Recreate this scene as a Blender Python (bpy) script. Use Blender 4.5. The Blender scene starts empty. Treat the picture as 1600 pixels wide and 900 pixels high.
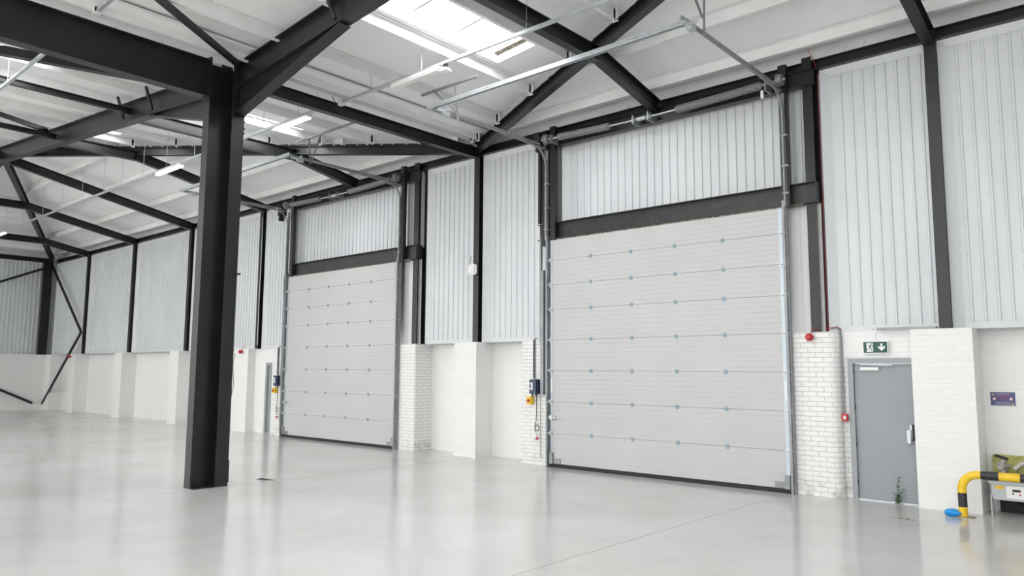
import bpy, bmesh, math, random
from mathutils import Vector, Matrix
random.seed(7)
V = Vector
scn = bpy.context.scene
COL = scn.collection

# ------------------------------------------------------------------ camera
H = 1.8605; DD = 11.785347; F = 1176.287
YAW, PITCH, ROLL = math.radians(41.49557), math.radians(6.30523), math.radians(0.34053)
fwd = V((-math.sin(YAW)*math.cos(PITCH), math.cos(YAW)*math.cos(PITCH), math.sin(PITCH)))
rt = V((math.cos(YAW), math.sin(YAW), 0)); up0 = rt.cross(fwd)
r_ = rt*math.cos(ROLL) + up0*math.sin(ROLL); u_ = up0*math.cos(ROLL) - rt*math.sin(ROLL)
cd = bpy.data.cameras.new('camera'); cam = bpy.data.objects.new('camera', cd); COL.objects.link(cam)
cd.sensor_width = 36; cd.lens = F/1600*36; cd.clip_start = .05; cd.clip_end = 300
M = Matrix((r_, u_, -fwd)).transposed().to_4x4(); M.translation = V((0, -DD, H))
cam.matrix_world = M
scn.camera = cam
scn.view_settings.view_transform = 'Standard'; scn.view_settings.look = 'None'
scn.view_settings.gamma = 1; scn.view_settings.use_curve_mapping = False
scn.view_settings.exposure = 0.58

# ------------------------------------------------------------------ world: bright overcast sky
WORLD_STRENGTH = 2.0
SKYLIGHT_STRENGTH = 9.5
w = bpy.data.worlds.new('sky'); scn.world = w; w.use_nodes = True
bg = w.node_tree.nodes['Background']; bg.inputs[0].default_value = (1, .995, .985, 1); bg.inputs[1].default_value = WORLD_STRENGTH

# ------------------------------------------------------------------ materials
def mat(name, col, rough=.5, metal=0, spec=.5, emit=None, es=0, coat=0):
    m = bpy.data.materials.new(name); m.use_nodes = True
    b = m.node_tree.nodes['Principled BSDF']
    b.inputs['Base Color'].default_value = (*col, 1); b.inputs['Roughness'].default_value = rough
    b.inputs['Metallic'].default_value = metal; b.inputs['Specular IOR Level'].default_value = spec
    b.inputs['Coat Weight'].default_value = coat
    if emit: b.inputs['Emission Color'].default_value = (*emit, 1); b.inputs['Emission Strength'].default_value = es
    return m
def nodes(m): return m.node_tree.nodes, m.node_tree.links, m.node_tree.nodes['Principled BSDF']
def noise_mix(m, c1, c2, scale=3, detail=4, lo=.35, hi=.65, bump=0, bd=.002, sc3=(1, 1, 1)):
    n, l, b = nodes(m)
    tc = n.new('ShaderNodeTexCoord'); mp = n.new('ShaderNodeMapping'); mp.inputs['Scale'].default_value = sc3
    l.new(tc.outputs['Object'], mp.inputs[0])
    t = n.new('ShaderNodeTexNoise'); t.inputs['Scale'].default_value = scale; t.inputs['Detail'].default_value = detail
    l.new(mp.outputs[0], t.inputs['Vector'])
    r = n.new('ShaderNodeValToRGB'); r.color_ramp.elements[0].position = lo; r.color_ramp.elements[1].position = hi
    r.color_ramp.elements[0].color = (*c1, 1); r.color_ramp.elements[1].color = (*c2, 1)
    l.new(t.outputs[0], r.inputs[0]); l.new(r.outputs[0], b.inputs['Base Color'])
    if bump:
        bp = n.new('ShaderNodeBump'); bp.inputs['Strength'].default_value = bump; bp.inputs['Distance'].default_value = bd
        l.new(t.outputs[0], bp.inputs['Height']); l.new(bp.outputs[0], b.inputs['Normal'])
    return t
STEEL = mat('charcoal_paint', (.02, .02, .023), .36)
noise_mix(STEEL, (.0085, .009, .0105), (.0135, .014, .016), 2.5)
STEEL2 = mat('charcoal_paint_door_steel', (.045, .045, .047), .4); noise_mix(STEEL2, (.018, .0175, .018), (.03, .03, .031), 6)
GALV = mat('galvanised', (.5, .53, .55), .35, .5); noise_mix(GALV, (.5, .53, .55), (.58, .61, .63), 10)
GALVD = mat('dull_galvanised', (.25, .26, .27), .4, .4); noise_mix(GALVD, (.24, .25, .26), (.31, .32, .33), 6)
HINGE = mat('zinc_hinge', (.28, .36, .42), .4, .2)
CAPM = mat('door_end_cap', (.5, .57, .61), .4, .35)
SPRING = mat('spring_wire', (.27, .265, .265), .5, .3)
BLACK = mat('black_rubber', (.015, .015, .016), .6)
WHITEP = mat('white_plastic', (.8, .8, .78), .35)
DOORW = mat('door_white', (.6, .6, .59), .38); noise_mix(DOORW, (.51, .512, .505), (.53, .532, .525), 1.2)
CLAD = mat('cladding_white', (.75, .77, .785), .45); noise_mix(CLAD, (.63, .65, .665), (.68, .70, .715), 1.5, sc3=(1, 1, .4))
SMOOTH = mat('smooth_white_liner', (.72, .72, .71), .5)
PURL = mat('painted_purlin_white', (.76, .765, .755), .45); noise_mix(PURL, (.8, .8, .79), (.87, .875, .865), 2.2)
GREYD = mat('grey_door_paint', (.40, .44, .475), .45); noise_mix(GREYD, (.285, .31, .33), (.31, .335, .355), 1.5)
GREYF = mat('grey_frame_paint', (.33, .35, .365), .45)
RED = mat('red_plastic', (.5, .02, .03), .3)
REDC = mat('red_cable', (.4, .015, .02), .45)
YEL = mat('yellow_paint', (.9, .6, .02), .35); noise_mix(YEL, (.8, .5, .02), (.93, .64, .03), 9)
BLKP = mat('chipped_black_paint', (.02, .02, .025), .45); noise_mix(BLKP, (.02, .02, .028), (.3, .28, .2), 28, 6, .62, .72)
NAVY = mat('navy_box', (.03, .045, .1), .35)
GREENS = mat('exit_green', (.006, .075, .06), .4)
SIGNW = mat('sign_white', (.85, .86, .85), .4)
SIGNB = mat('sign_blue', (.07, .08, .2), .4)
SIGNR = mat('sign_red', (.65, .05, .08), .4)
SIGNY = mat('sign_yellow', (.8, .65, .12), .4)
BLUEG = mat('blue_vinyl', (.01, .3, .75), .3)
METER = mat('meter_grey', (.48, .51, .52), .4, .2)
INSUL = mat('yellow_green_board', (.42, .42, .1), .7); noise_mix(INSUL, (.32, .33, .08), (.55, .52, .18), 12)
PIPEM = mat('weathered_pipe', (.35, .33, .29), .5, .4); noise_mix(PIPEM, (.2, .18, .15), (.5, .48, .44), 15)
PITM = mat('dark_opening', (.02, .022, .022), .8); noise_mix(PITM, (.012, .014, .014), (.04, .045, .042), 20)
LEAF = mat('weed_green', (.05, .14, .04), .6)
LITTER = mat('dry_litter', (.25, .2, .14), .8)
LAMP = mat('lamp_diffuser', (.9, .9, .9), .3, emit=(1, 1, 1), es=1.1)
GLASS = mat('skylight_glazing', (.9, .95, 1), .3, emit=(.98, .99, 1), es=SKYLIGHT_STRENGTH)
SLOT = mat('dark_gap', (.04, .03, .025), .8); noise_mix(SLOT, (.02, .015, .01), (.3, .25, .2), 25)

def ceil_mat(name, axis):
    m = mat(name, (.72, .72, .71), .5)
    n, l, b = nodes(m)
    tc = n.new('ShaderNodeTexCoord'); mp = n.new('ShaderNodeMapping')
    mp.inputs['Scale'].default_value = (.35, 2.2, 1) if axis == 'x' else (2.2, .35, 1)
    l.new(tc.outputs['Object'], mp.inputs[0])
    t = n.new('ShaderNodeTexNoise'); t.inputs['Scale'].default_value = 1.6; t.inputs['Detail'].default_value = 3
    l.new(mp.outputs[0], t.inputs['Vector'])
    s = n.new('ShaderNodeSeparateXYZ'); l.new(tc.outputs['Object'], s.inputs[0])
    md = n.new('ShaderNodeMath'); md.operation = 'PINGPONG'; md.inputs[1].default_value = .5 if axis == 'x' else .25
    l.new(s.outputs[1 if axis == 'x' else 0], md.inputs[0])
    lt = n.new('ShaderNodeMapRange'); lt.inputs[1].default_value = .0; lt.inputs[2].default_value = .035
    l.new(md.outputs[0], lt.inputs[0])
    ad = n.new('ShaderNodeMath'); ad.operation = 'MULTIPLY_ADD'; ad.inputs[1].default_value = .22
    l.new(lt.outputs[0], ad.inputs[0]); l.new(t.outputs[0], ad.inputs[2])
    bp = n.new('ShaderNodeBump'); bp.inputs['Strength'].default_value = .1 if axis == 'x' else .6; bp.inputs['Distance'].default_value = .04
    l.new(ad.outputs[0], bp.inputs['Height']); l.new(bp.outputs[0], b.inputs['Normal'])
    t2 = n.new('ShaderNodeTexNoise'); t2.inputs['Scale'].default_value = .5; l.new(tc.outputs['Object'], t2.inputs['Vector'])
    r = n.new('ShaderNodeValToRGB'); r.color_ramp.elements[0].position = .3; r.color_ramp.elements[1].position = .7
    r.color_ramp.elements[0].color = (.85, .85, .84, 1); r.color_ramp.elements[1].color = (.9, .905, .9, 1)
    l.new(t2.outputs[0], r.inputs[0]); l.new(r.outputs[0], b.inputs['Base Color'])
    return m
CEILX = ceil_mat('roof_liner_x', 'x')    # sheets laid along X
CEILY = ceil_mat('roof_liner_y', 'y')

def brick_mat(name, base, mortar, bumpd=.004, dirt=0):
    m = mat(name, base, .55); n, l, b = nodes(m)
    tc = n.new('ShaderNodeTexCoord'); s = n.new('ShaderNodeSeparateXYZ'); l.new(tc.outputs['Object'], s.inputs[0])
    a = n.new('ShaderNodeMath'); l.new(s.outputs[0], a.inputs[0]); l.new(s.outputs[1], a.inputs[1])
    c = n.new('ShaderNodeCombineXYZ'); l.new(a.outputs[0], c.inputs[0]); l.new(s.outputs[2], c.inputs[1])
    t = n.new('ShaderNodeTexBrick'); l.new(c.outputs[0], t.inputs['Vector'])
    t.inputs['Scale'].default_value = 1; t.inputs['Brick Width'].default_value = .225; t.inputs['Row Height'].default_value = .075
    t.inputs['Mortar Size'].default_value = .006; t.inputs['Mortar Smooth'].default_value = .3
    t.inputs['Color1'].default_value = (*base, 1); t.inputs['Color2'].default_value = (*[x*.97 for x in base], 1)
    t.inputs['Mortar'].default_value = (*mortar, 1)
    nz = n.new('ShaderNodeTexNoise'); nz.inputs['Scale'].default_value = 18; nz.inputs['Detail'].default_value = 4; l.new(tc.outputs['Object'], nz.inputs['Vector'])
    # grime low down where the wall meets the floor is real dirt with its own ragged edge
    if dirt:
        mr = n.new('ShaderNodeMapRange'); mr.inputs[1].default_value = 0; mr.inputs[2].default_value = .3; mr.inputs[3].default_value = dirt; mr.inputs[4].default_value = 0
        l.new(s.outputs[2], mr.inputs[0])
        n2 = n.new('ShaderNodeTexNoise'); n2.inputs['Scale'].default_value = 7; n2.inputs['Detail'].default_value = 6; l.new(tc.outputs['Object'], n2.inputs['Vector'])
        r2 = n.new('ShaderNodeMapRange'); r2.inputs[1].default_value = .5; r2.inputs[2].default_value = .62; l.new(n2.outputs[0], r2.inputs[0])
        mu = n.new('ShaderNodeMath'); mu.operation = 'MULTIPLY'; l.new(mr.outputs[0], mu.inputs[0]); l.new(r2.outputs[0], mu.inputs[1])
        mx = n.new('ShaderNodeMixRGB'); l.new(mu.outputs[0], mx.inputs[0]); l.new(t.outputs['Color'], mx.inputs[1]); mx.inputs[2].default_value = (.33, .29, .24, 1)
        l.new(mx.outputs[0], b.inputs['Base Color'])
    else: l.new(t.outputs['Color'], b.inputs['Base Color'])
    inv = n.new('ShaderNodeMath'); inv.operation = 'SUBTRACT'; inv.inputs[0].default_value = 1; l.new(t.outputs['Fac'], inv.inputs[1])
    ad = n.new('ShaderNodeMath'); ad.operation = 'MULTIPLY_ADD'; ad.inputs[1].default_value = .25; l.new(nz.outputs[0], ad.inputs[0]); l.new(inv.outputs[0], ad.inputs[2])
    bp = n.new('ShaderNodeBump'); bp.inputs['Strength'].default_value = .6; bp.inputs['Distance'].default_value = bumpd
    l.new(ad.outputs[0], bp.inputs['Height']); l.new(bp.outputs[0], b.inputs['Normal'])
    return m
BRICK = brick_mat('white_painted_brick', (.83, .83, .815), (.80, .80, .785), .0025)
BRICKD = brick_mat('white_brick_open_joints', (.83, .83, .815), (.56, .55, .535), .006, .6)

def floor_mat():
    m = mat('polished_floor', (.6, .59, .57), .12); n, l, b = nodes(m)
    tc = n.new('ShaderNodeTexCoord')
    t = n.new('ShaderNodeTexNoise'); t.inputs['Scale'].default_value = .45; t.inputs['Detail'].default_value = 6; t.inputs['Roughness'].default_value = .62
    l.new(tc.outputs['Object'], t.inputs['Vector'])
    r = n.new('ShaderNodeValToRGB'); r.color_ramp.elements[0].position = .34; r.color_ramp.elements[1].position = .66
    r.color_ramp.elements[0].color = (.51, .50, .482, 1); r.color_ramp.elements[1].color = (.6, .597, .588, 1)
    l.new(t.outputs[0], r.inputs[0]); l.new(r.outputs[0], b.inputs['Base Color'])
    t2 = n.new('ShaderNodeTexNoise'); t2.inputs['Scale'].default_value = .5; t2.inputs['Detail'].default_value = 2; l.new(tc.outputs['Object'], t2.inputs['Vector'])
    mr = n.new('ShaderNodeMapRange'); mr.inputs[1].default_value = .3; mr.inputs[2].default_value = .7; mr.inputs[3].default_value = .13; mr.inputs[4].default_value = .18
    l.new(t2.outputs[0], mr.inputs[0]); l.new(mr.outputs[0], b.inputs['Roughness'])
    t3 = n.new('ShaderNodeTexNoise'); t3.inputs['Scale'].default_value = 2.0; l.new(tc.outputs['Object'], t3.inputs['Vector'])
    bp = n.new('ShaderNodeBump'); bp.inputs['Strength'].default_value = .0
    return m
FLOOR = floor_mat()

# ------------------------------------------------------------------ builders
class MB:
    def __init__(s): s.v = []; s.f = []; s.sm = []
    def poly(s, vs, fs, smooth=False):
        o = len(s.v); s.v += [tuple(x) for x in vs]; s.f += [[i+o for i in f] for f in fs]; s.sm += [smooth]*len(fs); return s
    def box(s, x0, x1, y0, y1, z0, z1):
        return s.poly([(x0,y0,z0),(x1,y0,z0),(x1,y1,z0),(x0,y1,z0),(x0,y0,z1),(x1,y0,z1),(x1,y1,z1),(x0,y1,z1)],
                      [(0,3,2,1),(4,5,6,7),(0,1,5,4),(1,2,6,5),(2,3,7,6),(3,0,4,7)])
    def extr(s, prof, p0, a, b, d):     # profile (in a,b axes) extruded from p0 by vector d
        n = len(prof); vs = [p0+a*x+b*y for x, y in prof]; vs += [v+d for v in vs]
        fs = [(i, (i+1) % n, (i+1) % n+n, i+n) for i in range(n)] + [tuple(range(n))[::-1], tuple(range(n, 2*n))]
        return s.poly(vs, fs)
    def bar(s, p0, p1, wd, ht, up=V((0,0,1))):
        p0, p1 = V(p0), V(p1); d = (p1-p0); dn = d.normalized()
        if abs(dn.dot(up)) > .98: up = V((0,1,0))
        sd = dn.cross(up).normalized(); u = sd.cross(dn)
        return s.extr([(-wd/2,-ht/2),(wd/2,-ht/2),(wd/2,ht/2),(-wd/2,ht/2)], p0, sd, u, d)
    def ib(s, p0, p1, h, b, tf=.014, tw=.01, side=None, top=True, ang=False):
        """I section; p0-p1 is the centre of the top flange's upper face (top) or the section centre"""
        p0, p1 = V(p0), V(p1); d = p1-p0; dn = d.normalized()
        sd = V(side) if side else dn.cross(V((0,0,1))).normalized()
        u = sd.cross(dn).normalized(); off = -h/2 if top else 0
        B, W, T, K = b/2, tw/2, h/2, h/2-tf
        pr = [(-B,-T),(B,-T),(B,-K),(W,-K),(W,K),(B,K),(B,T),(-B,T),(-B,K),(-W,K),(-W,-K),(-B,-K)]
        return s.extr(pr, p0+u*off, sd, u, d)
    def tube(s, pts, r, seg=8, closed=False):
        pts = [V(p) for p in pts]; n = len(pts); rings = []; ref = None
        for i, p in enumerate(pts):
            t = (pts[min(i+1, n-1)] - pts[max(i-1, 0)]).normalized()
            if ref is None: ref = t.orthogonal().normalized()
            ref = (ref - t*ref.dot(t))
            ref = ref.normalized() if ref.length > 1e-6 else t.orthogonal().normalized()
            b = t.cross(ref); rr = r[i] if isinstance(r, (list, tuple)) else r
            rings.append([p+(ref*math.cos(2*math.pi*k/seg)+b*math.sin(2*math.pi*k/seg))*rr for k in range(seg)])
        vs = [v for q in rings for v in q]; fs = []
        for i in range(n-1):
            for k in range(seg):
                fs.append((i*seg+k, i*seg+(k+1) % seg, (i+1)*seg+(k+1) % seg, (i+1)*seg+k))
        s.poly(vs, fs, True); s.poly([*rings[0]], [tuple(range(seg))[::-1]]); s.poly([*rings[-1]], [tuple(range(seg))]); return s
    def cyl(s, p0, p1, r, seg=16): return s.tube([p0, p1], r, seg)
    def build(s, name, m, parent=None, bevel=0):
        me = bpy.data.meshes.new(name); me.from_pydata(s.v, [], s.f)
        bm = bmesh.new(); bm.from_mesh(me); bmesh.ops.recalc_face_normals(bm, faces=bm.faces)
        if bevel: bmesh.ops.bevel(bm, geom=[e for e in bm.edges], offset=bevel, segments=2, affect='EDGES', clamp_overlap=True)
        bm.to_mesh(me); bm.free()
        if any(s.sm) and not bevel:
            for p, q in zip(me.polygons, s.sm): p.use_smooth = q
        me.materials.append(m)
        o = bpy.data.objects.new(name, me); COL.objects.link(o)
        if parent: o.parent = parent
        return o
def tag(o, label, cat, group=None, kind=None):
    o['label'] = label; o['category'] = cat
    if group: o['group'] = group
    if kind: o['kind'] = kind
    return o
def struct(o): o['kind'] = 'structure'; return o
def thing(name, label, cat, group=None):
    return tag(_e(name), label, cat, group)
def _e(name):
    o = bpy.data.objects.new(name, None); COL.objects.link(o); o.empty_display_size = .1; return o
def curve_pts(fn, n): return [fn(i/(n-1)) for i in range(n)]
ORD = ['nearest', 'second', 'third', 'fourth', 'fifth', 'sixth', 'seventh', 'eighth', 'ninth', 'tenth', 'eleventh', 'twelfth']

# ------------------------------------------------------------------ layout numbers (metres)
XV = -11.45; APX = -25.25; APY = -5.64; XE = -39.0; XR = 2.35; YB = -20.0
def zs(X): return 7.15 + .09*abs(X-XV)            # underside of sheeting, valley planes
def zh(Y): return 7.15 + .22*abs(Y)               # underside of sheeting, wall plane
XL3 = APX*2-XV                                    # mirrored valley at the end wall
BT = 2.49                                         # top of the brick wall

# ------------------------------------------------------------------ floor and brick walls
fl = struct(MB().box(-40, 9, -24, 1.2, -.2, 0).build('floor', FLOOR))
JM = mat('floor_joint', (.33, .32, .3), .4)
for x in (-4.72, -11.6, -20.7, -29.9):
    MB().box(x-.004, x+.004, -24, .04, -.01, .0012).build('joint', JM, fl)
wb = struct(MB().box(-39.6, -21.1, .6, .95, 0, BT).box(-19.6, -18.97, .6, .95, 0, BT).box(-14.13, -9.4, .6, .95, 0, BT).box(-2.2, 9, .6, .95, 0, BT)
            .box(-21.1, -20.5, .3, .95, 0, BT).box(-20.5, -19.6, .3, .95, 2.07, BT).box(-20.5,-19.6,.8,.95,0,2.07)
            .build('wall_back', BRICK))
def rounded(x0, x1, y0, y1, z1, r=.05, left=False):
    pr = [(x0, y1)]
    if left: pr += [(x0+r-r*math.cos(a), y0+r-r*math.sin(a)) for a in [i*math.pi/12 for i in range(7)]]
    else: pr += [(x0, y0)]
    pr += [(x1-r+r*math.sin(a), y0+r-r*math.cos(a)) for a in [i*math.pi/12 for i in range(7)]] + [(x1, y1)]
    return MB().extr(pr, V((0, 0, 0)), V((1, 0, 0)), V((0, 1, 0)), V((0, 0, z1)))
for x0, x1 in [(-2.87, -2.1), (-12.18, -11.5), (-21.9, -21.1), (-26.37, -25.7), (-31.13, -30.43), (-36.1, -35.3), (-39.0, -38.3), (2.0, 2.7)]:
    MB().box(x0, x1, .05, .62, 0, BT).build('pier', BRICK, wb)
rounded(-14.12, -13.5, .05, .62, BT, .05).build('pier', BRICKD, wb)
rounded(-4.6, -3.89, .05, .62, BT, .13).build('pier', BRICKD, wb)
MB().box(-10.18, -9.44, .05, .62, 0, BT).build('pier', BRICKD, wb)
MB().box(-19.72, -19.0, .05, .29, 0, BT).build('pier', BRICKD, wb)
# brickwork round the grey personnel door
MB().box(-3.89, -2.87, .25, .62, 2.085, BT).build('door_surround', BRICK, wb)
MB().box(-3.9, -3.80, .25, .62, 0, 2.08).build('door_surround', BRICKD, wb)
wl = struct(MB().box(-39.35, -39.0, -24, .6, 0, BT).build('wall_left', BRICK))
wr = struct(MB().box(9.0, 9.3, -24, 1.2, 0, BT).build('wall_right_added', BRICK))  # unseen wall, added to keep sky light off the right-facing steel
MB().extr([(a, b) for a, b in [(-24+i*.5, 0) for i in range(49)]] + [(0, -.06), (-24, -.06)], V((9.1, 0, BT)), V((0, 1, 0)), V((-1, 0, 0)), V((0, 0, 5.4))).build('cladding_panel', CLAD, wr)
for y in (-4.6, -9.2, -13.8): MB().box(-39.02, -38.6, y-.35, y+.35, 0, BT).build('pier', BRICK, wl)

# ------------------------------------------------------------------ personnel doors
def man_door(n, x0, x1, y, zt, closer=True):
    d = struct(_e('door_%d' % n))
    MB().box(x0+.001, x0+.075, y-.05, y+.1, 0, zt-.002).box(x1-.045, x1-.001, y-.05, y+.1, 0, zt-.002).box(x0+.075, x1-.045, y-.05, y+.1, zt-.08, zt-.002).build('door_frame', GREYF, d)
    a, b, t = x0+.078, x1-.048, zt-.083
    MB().box(a, b, y, y+.045, .02, t).build('leaf', GREYD, d, .003)
    MB().box(a-.003, b, y-.035, y+.04, 0, .018).build('threshold', GALV, d)
    if closer:
        c = MB().box(a+.10, a+.36, y-.05, y, t-.10, t-.05).build('door_closer', WHITEP, d, .005)
        MB().bar((a+.17, y-.06, t-.015), (a+.56, y-.06, t-.02), .02, .014).box(a+.12, a+.2, y-.07, y-.03, t-.02, t+.0).build('closer_arm', GALV, c)
        hd = MB().box(b-.07, b-.012, y-.016, y, .93, 1.12).box(b-.1, b-.05, y-.055, y-.02, .86, 1.05).build('push_latch', GALV, d, .004)
        MB().box(b-.03, b-.006, y-.05, y-.014, .9, 1.13).build('latch_case', BLACK, hd)
        for z in (.25, .8, 1.35, 1.88): MB().cyl((a-.003, y-.012, z-.035), (a-.003, y-.012, z+.035), .008, 8).build('hinge', BLACK, d)
    return d
man_door(1, -3.80, -2.87, .27, 2.085)
man_door(2, -20.5, -19.6, .36, 2.07, False)

# ------------------------------------------------------------------ ribbed wall cladding, one liner per bay
def ribs(x0, x1, p=.165, off=0):
    pts = [(x0, 0)]; k = math.ceil((x0-off+.05)/p)
    while k*p+off < x1-.05:
        c = k*p+off; pts += [(c-.022, 0), (c-.012, -.022), (c+.012, -.022), (c+.022, 0)]; k += 1
    return pts + [(x1, 0)]
def cladding(x0, x1, z0, z1, yb=.32, ys=.24, lab=''):
    w0 = .14 if x1-x0 > 1 else .03
    e = MB(); pr = ribs(x0+w0, x1, .1625, off=-.015)
    prof = pr + [(x1, .06), (x0+w0, .06)]
    e.extr(prof, V((0, yb, z0)), V((1, 0, 0)), V((0, 1, 0)), V((0, 0, z1-z0-.04)))
    o = e.build('cladding_panel', CLAD, cw)
    # flashings: left return, top soffit, bottom sill, right return
    f = MB()
    f.poly([(x0, ys, z0), (x0, ys, z1), (x0+w0, yb, z1-.12), (x0+w0, yb, z0)], [(0, 1, 2, 3)])
    f.poly([(x0, ys, z1), (x1, ys, z1), (x1, yb-.01, z1-.12), (x0+w0, yb-.01, z1-.12)], [(0, 1, 2, 3)])
    f.box(x0, x1, ys+.02, yb, z0-.004, z0+.012).box(x0+w0, x1, yb-.03, yb-.024, z0, z0+.09)
    f.box(x1-.02, x1, ys, yb, z0, z1)
    fo = f.build('flashing', CLAD, o)
    md = fo.modifiers.new('t', 'SOLIDIFY'); md.thickness = .003
    return o
cw = struct(_e('wall_back_cladding'))
MB().box(-39.4, 9.2, .40, .44, BT, 7.2).build('backing_light_seal', CLAD, cw)  # added sheet that stops sky light showing through gaps between bays
MB().box(-39.45, -39.4, YB, .44, BT, 7.2).build('backing_light_seal', CLAD, cw)  # same added light seal, along the end wall
for x0, x1 in [(-38.9, -35.0), (-34.82, -30.32), (-30.1, -25.6), (-25.38, -20.92), (-20.7, -19.1), (-13.38, -11.72), (-11.52, -9.4), (-4.05, -2.52), (-2.36, 2.1), (2.3, 6.8)]:
    cladding(x0, x1, BT, 6.72)
for x0, x1, yb in [(-18.95, -14.1, .32), (-14.02, -13.6, .32), (-9.28, -4.68, .32), (-4.52, -4.22, .32)]:
    cladding(x0, x1, 4.84, 6.72, yb)
for x0, x1, z0 in [(-14.12, -13.55, BT), (-4.62, -4.1, BT)]:
    MB().extr([(x0, 0), (x0+.18, 0), (x0+.2, -.012), (x0+.22, 0), (x1, 0), (x1, .05), (x0, .05)], V((0, .2, z0)), V((1, 0, 0)), V((0, 1, 0)), V((0, 0, 4.54-z0))).build('smooth_panel', SMOOTH, cw)
# closing band between cladding and roof, dark gap-filler above the eaves beam
MB().box(-39.4, 9.2, .36, .42, 6.6, 7.2).build('eaves_closer', PURL, cw)
MB().box(-39.4, 9.2, .40, .95, BT-.02, BT).build('wall_capping', CLAD, cw)
wlc = struct(_e('wall_left_cladding'))
def clad_left(y0, y1):
    pr = ribs(y0, y1); prof = [(a, -b) for a, b in pr] + [(y1, -.06), (y0, -.06)]
    MB().extr(prof, V((-39.32, 0, BT)), V((0, 1, 0)), V((1, 0, 0)), V((0, 0, 6.75-BT))).build('cladding_panel', CLAD, wlc)
MB().box(-39.45, -39.33, YB, .6, 6.6, 7.3).build('eaves_closer', PURL, wlc)
for y0, y1 in [(-5.15, .4), (-9.7, -5.35), (-14.2, -9.9), (-19, -14.4)]: clad_left(y0, y1)

# ------------------------------------------------------------------ roof sheeting with skylight openings
cl = struct(_e('ceiling'))
TH = .05
def slab(pts, m, name='roof_sheet'):
    n = len(pts); vs = [V(p) for p in pts] + [V(p)+V((0, 0, TH)) for p in pts]
    fs = [tuple(range(n)), tuple(range(n, 2*n))] + [(i, (i+1) % n, (i+1) % n+n, i+n) for i in range(n)]
    return MB().poly(vs, fs).build(name, m, cl)
def yhip(X):      # hip line: distance from the valley / 13.8 * 5.64
    d = min(abs(X-XV), abs(X-XL3), 13.8) if X < XV else min(X-XV, 13.8)
    return -d/13.8*5.64
SKY = []   # (x0,x1,y0,y1); includes unseen extras added for light
for x0, x1 in [(-8.85, -7.88), (-15.9, -15.0), (-20.45, -19.55), (-4.3, -3.35), (.6, 1.5), (-24.7, -23.8)]:
    y1 = {(-8.85): -2.2, (-15.9): -2.2, (-20.45): -4.3, (-4.3): -4.3}.get(x0)
    if y1: SKY.append((x0, x1, -5.4, y1))
    SKY.append((x0, x1, -10.4, -7.4)); SKY.append((x0, x1, -15.5, -12.5))  # rows on the near side mostly unseen, added to bring in more light
for x0, x1 in [(-31.0, -30.1)]:
    SKY.append((x0, x1, -10.4, -7.4)); SKY.append((x0, x1, -15.5, -12.5))  # unseen pairs added for light over the left bay
xs = sorted(set([XL3-.5, XL3, APX, XV, XR, XR+13.8-7] + [s for q in SKY for s in q[:2]]))
def zsx(X):
    if X < APX: return 7.15+.09*(X-XL3)
    if X > XR: return 7.15+.09*(XR-XV)-.09*(X-XR)
    return zs(X)
for a, b in zip(xs[:-1], xs[1:]):
    segs = []; openings = sorted([(q[2], q[3]) for q in SKY if q[0] <= a+1e-6 and q[1] >= b-1e-6])
    if b > XR: ya, yb = -5.64, -5.64
    else: ya, yb = yhip(a), yhip(b)
    lo = YB
    for (o0, o1) in openings:
        slab([(a, lo, zsx(a)), (b, lo, zsx(b)), (b, o0, zsx(b)), (a, o0, zsx(a))], CEILX); lo = o1
    slab([(a, lo, zsx(a)), (b, lo, zsx(b)), (b, yb, zsx(b)), (a, ya, zsx(a))], CEILX)
ytop = .6
def hiptri(xl, xr, xa):
    slab([(xl, ytop, 7.15), (xr, ytop, 7.15), (xr, 0, 7.15), (xl, 0, 7.15)], CEILY)
    slab([(xl, 0, 7.15), (xr, 0, 7.15), (xa, -5.64, zs(xa) if xa > APX else zs(APX))], CEILY)
hiptri(XL3-.6, XV, APX); hiptri(XV, XR*2-XV, XR)
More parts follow.
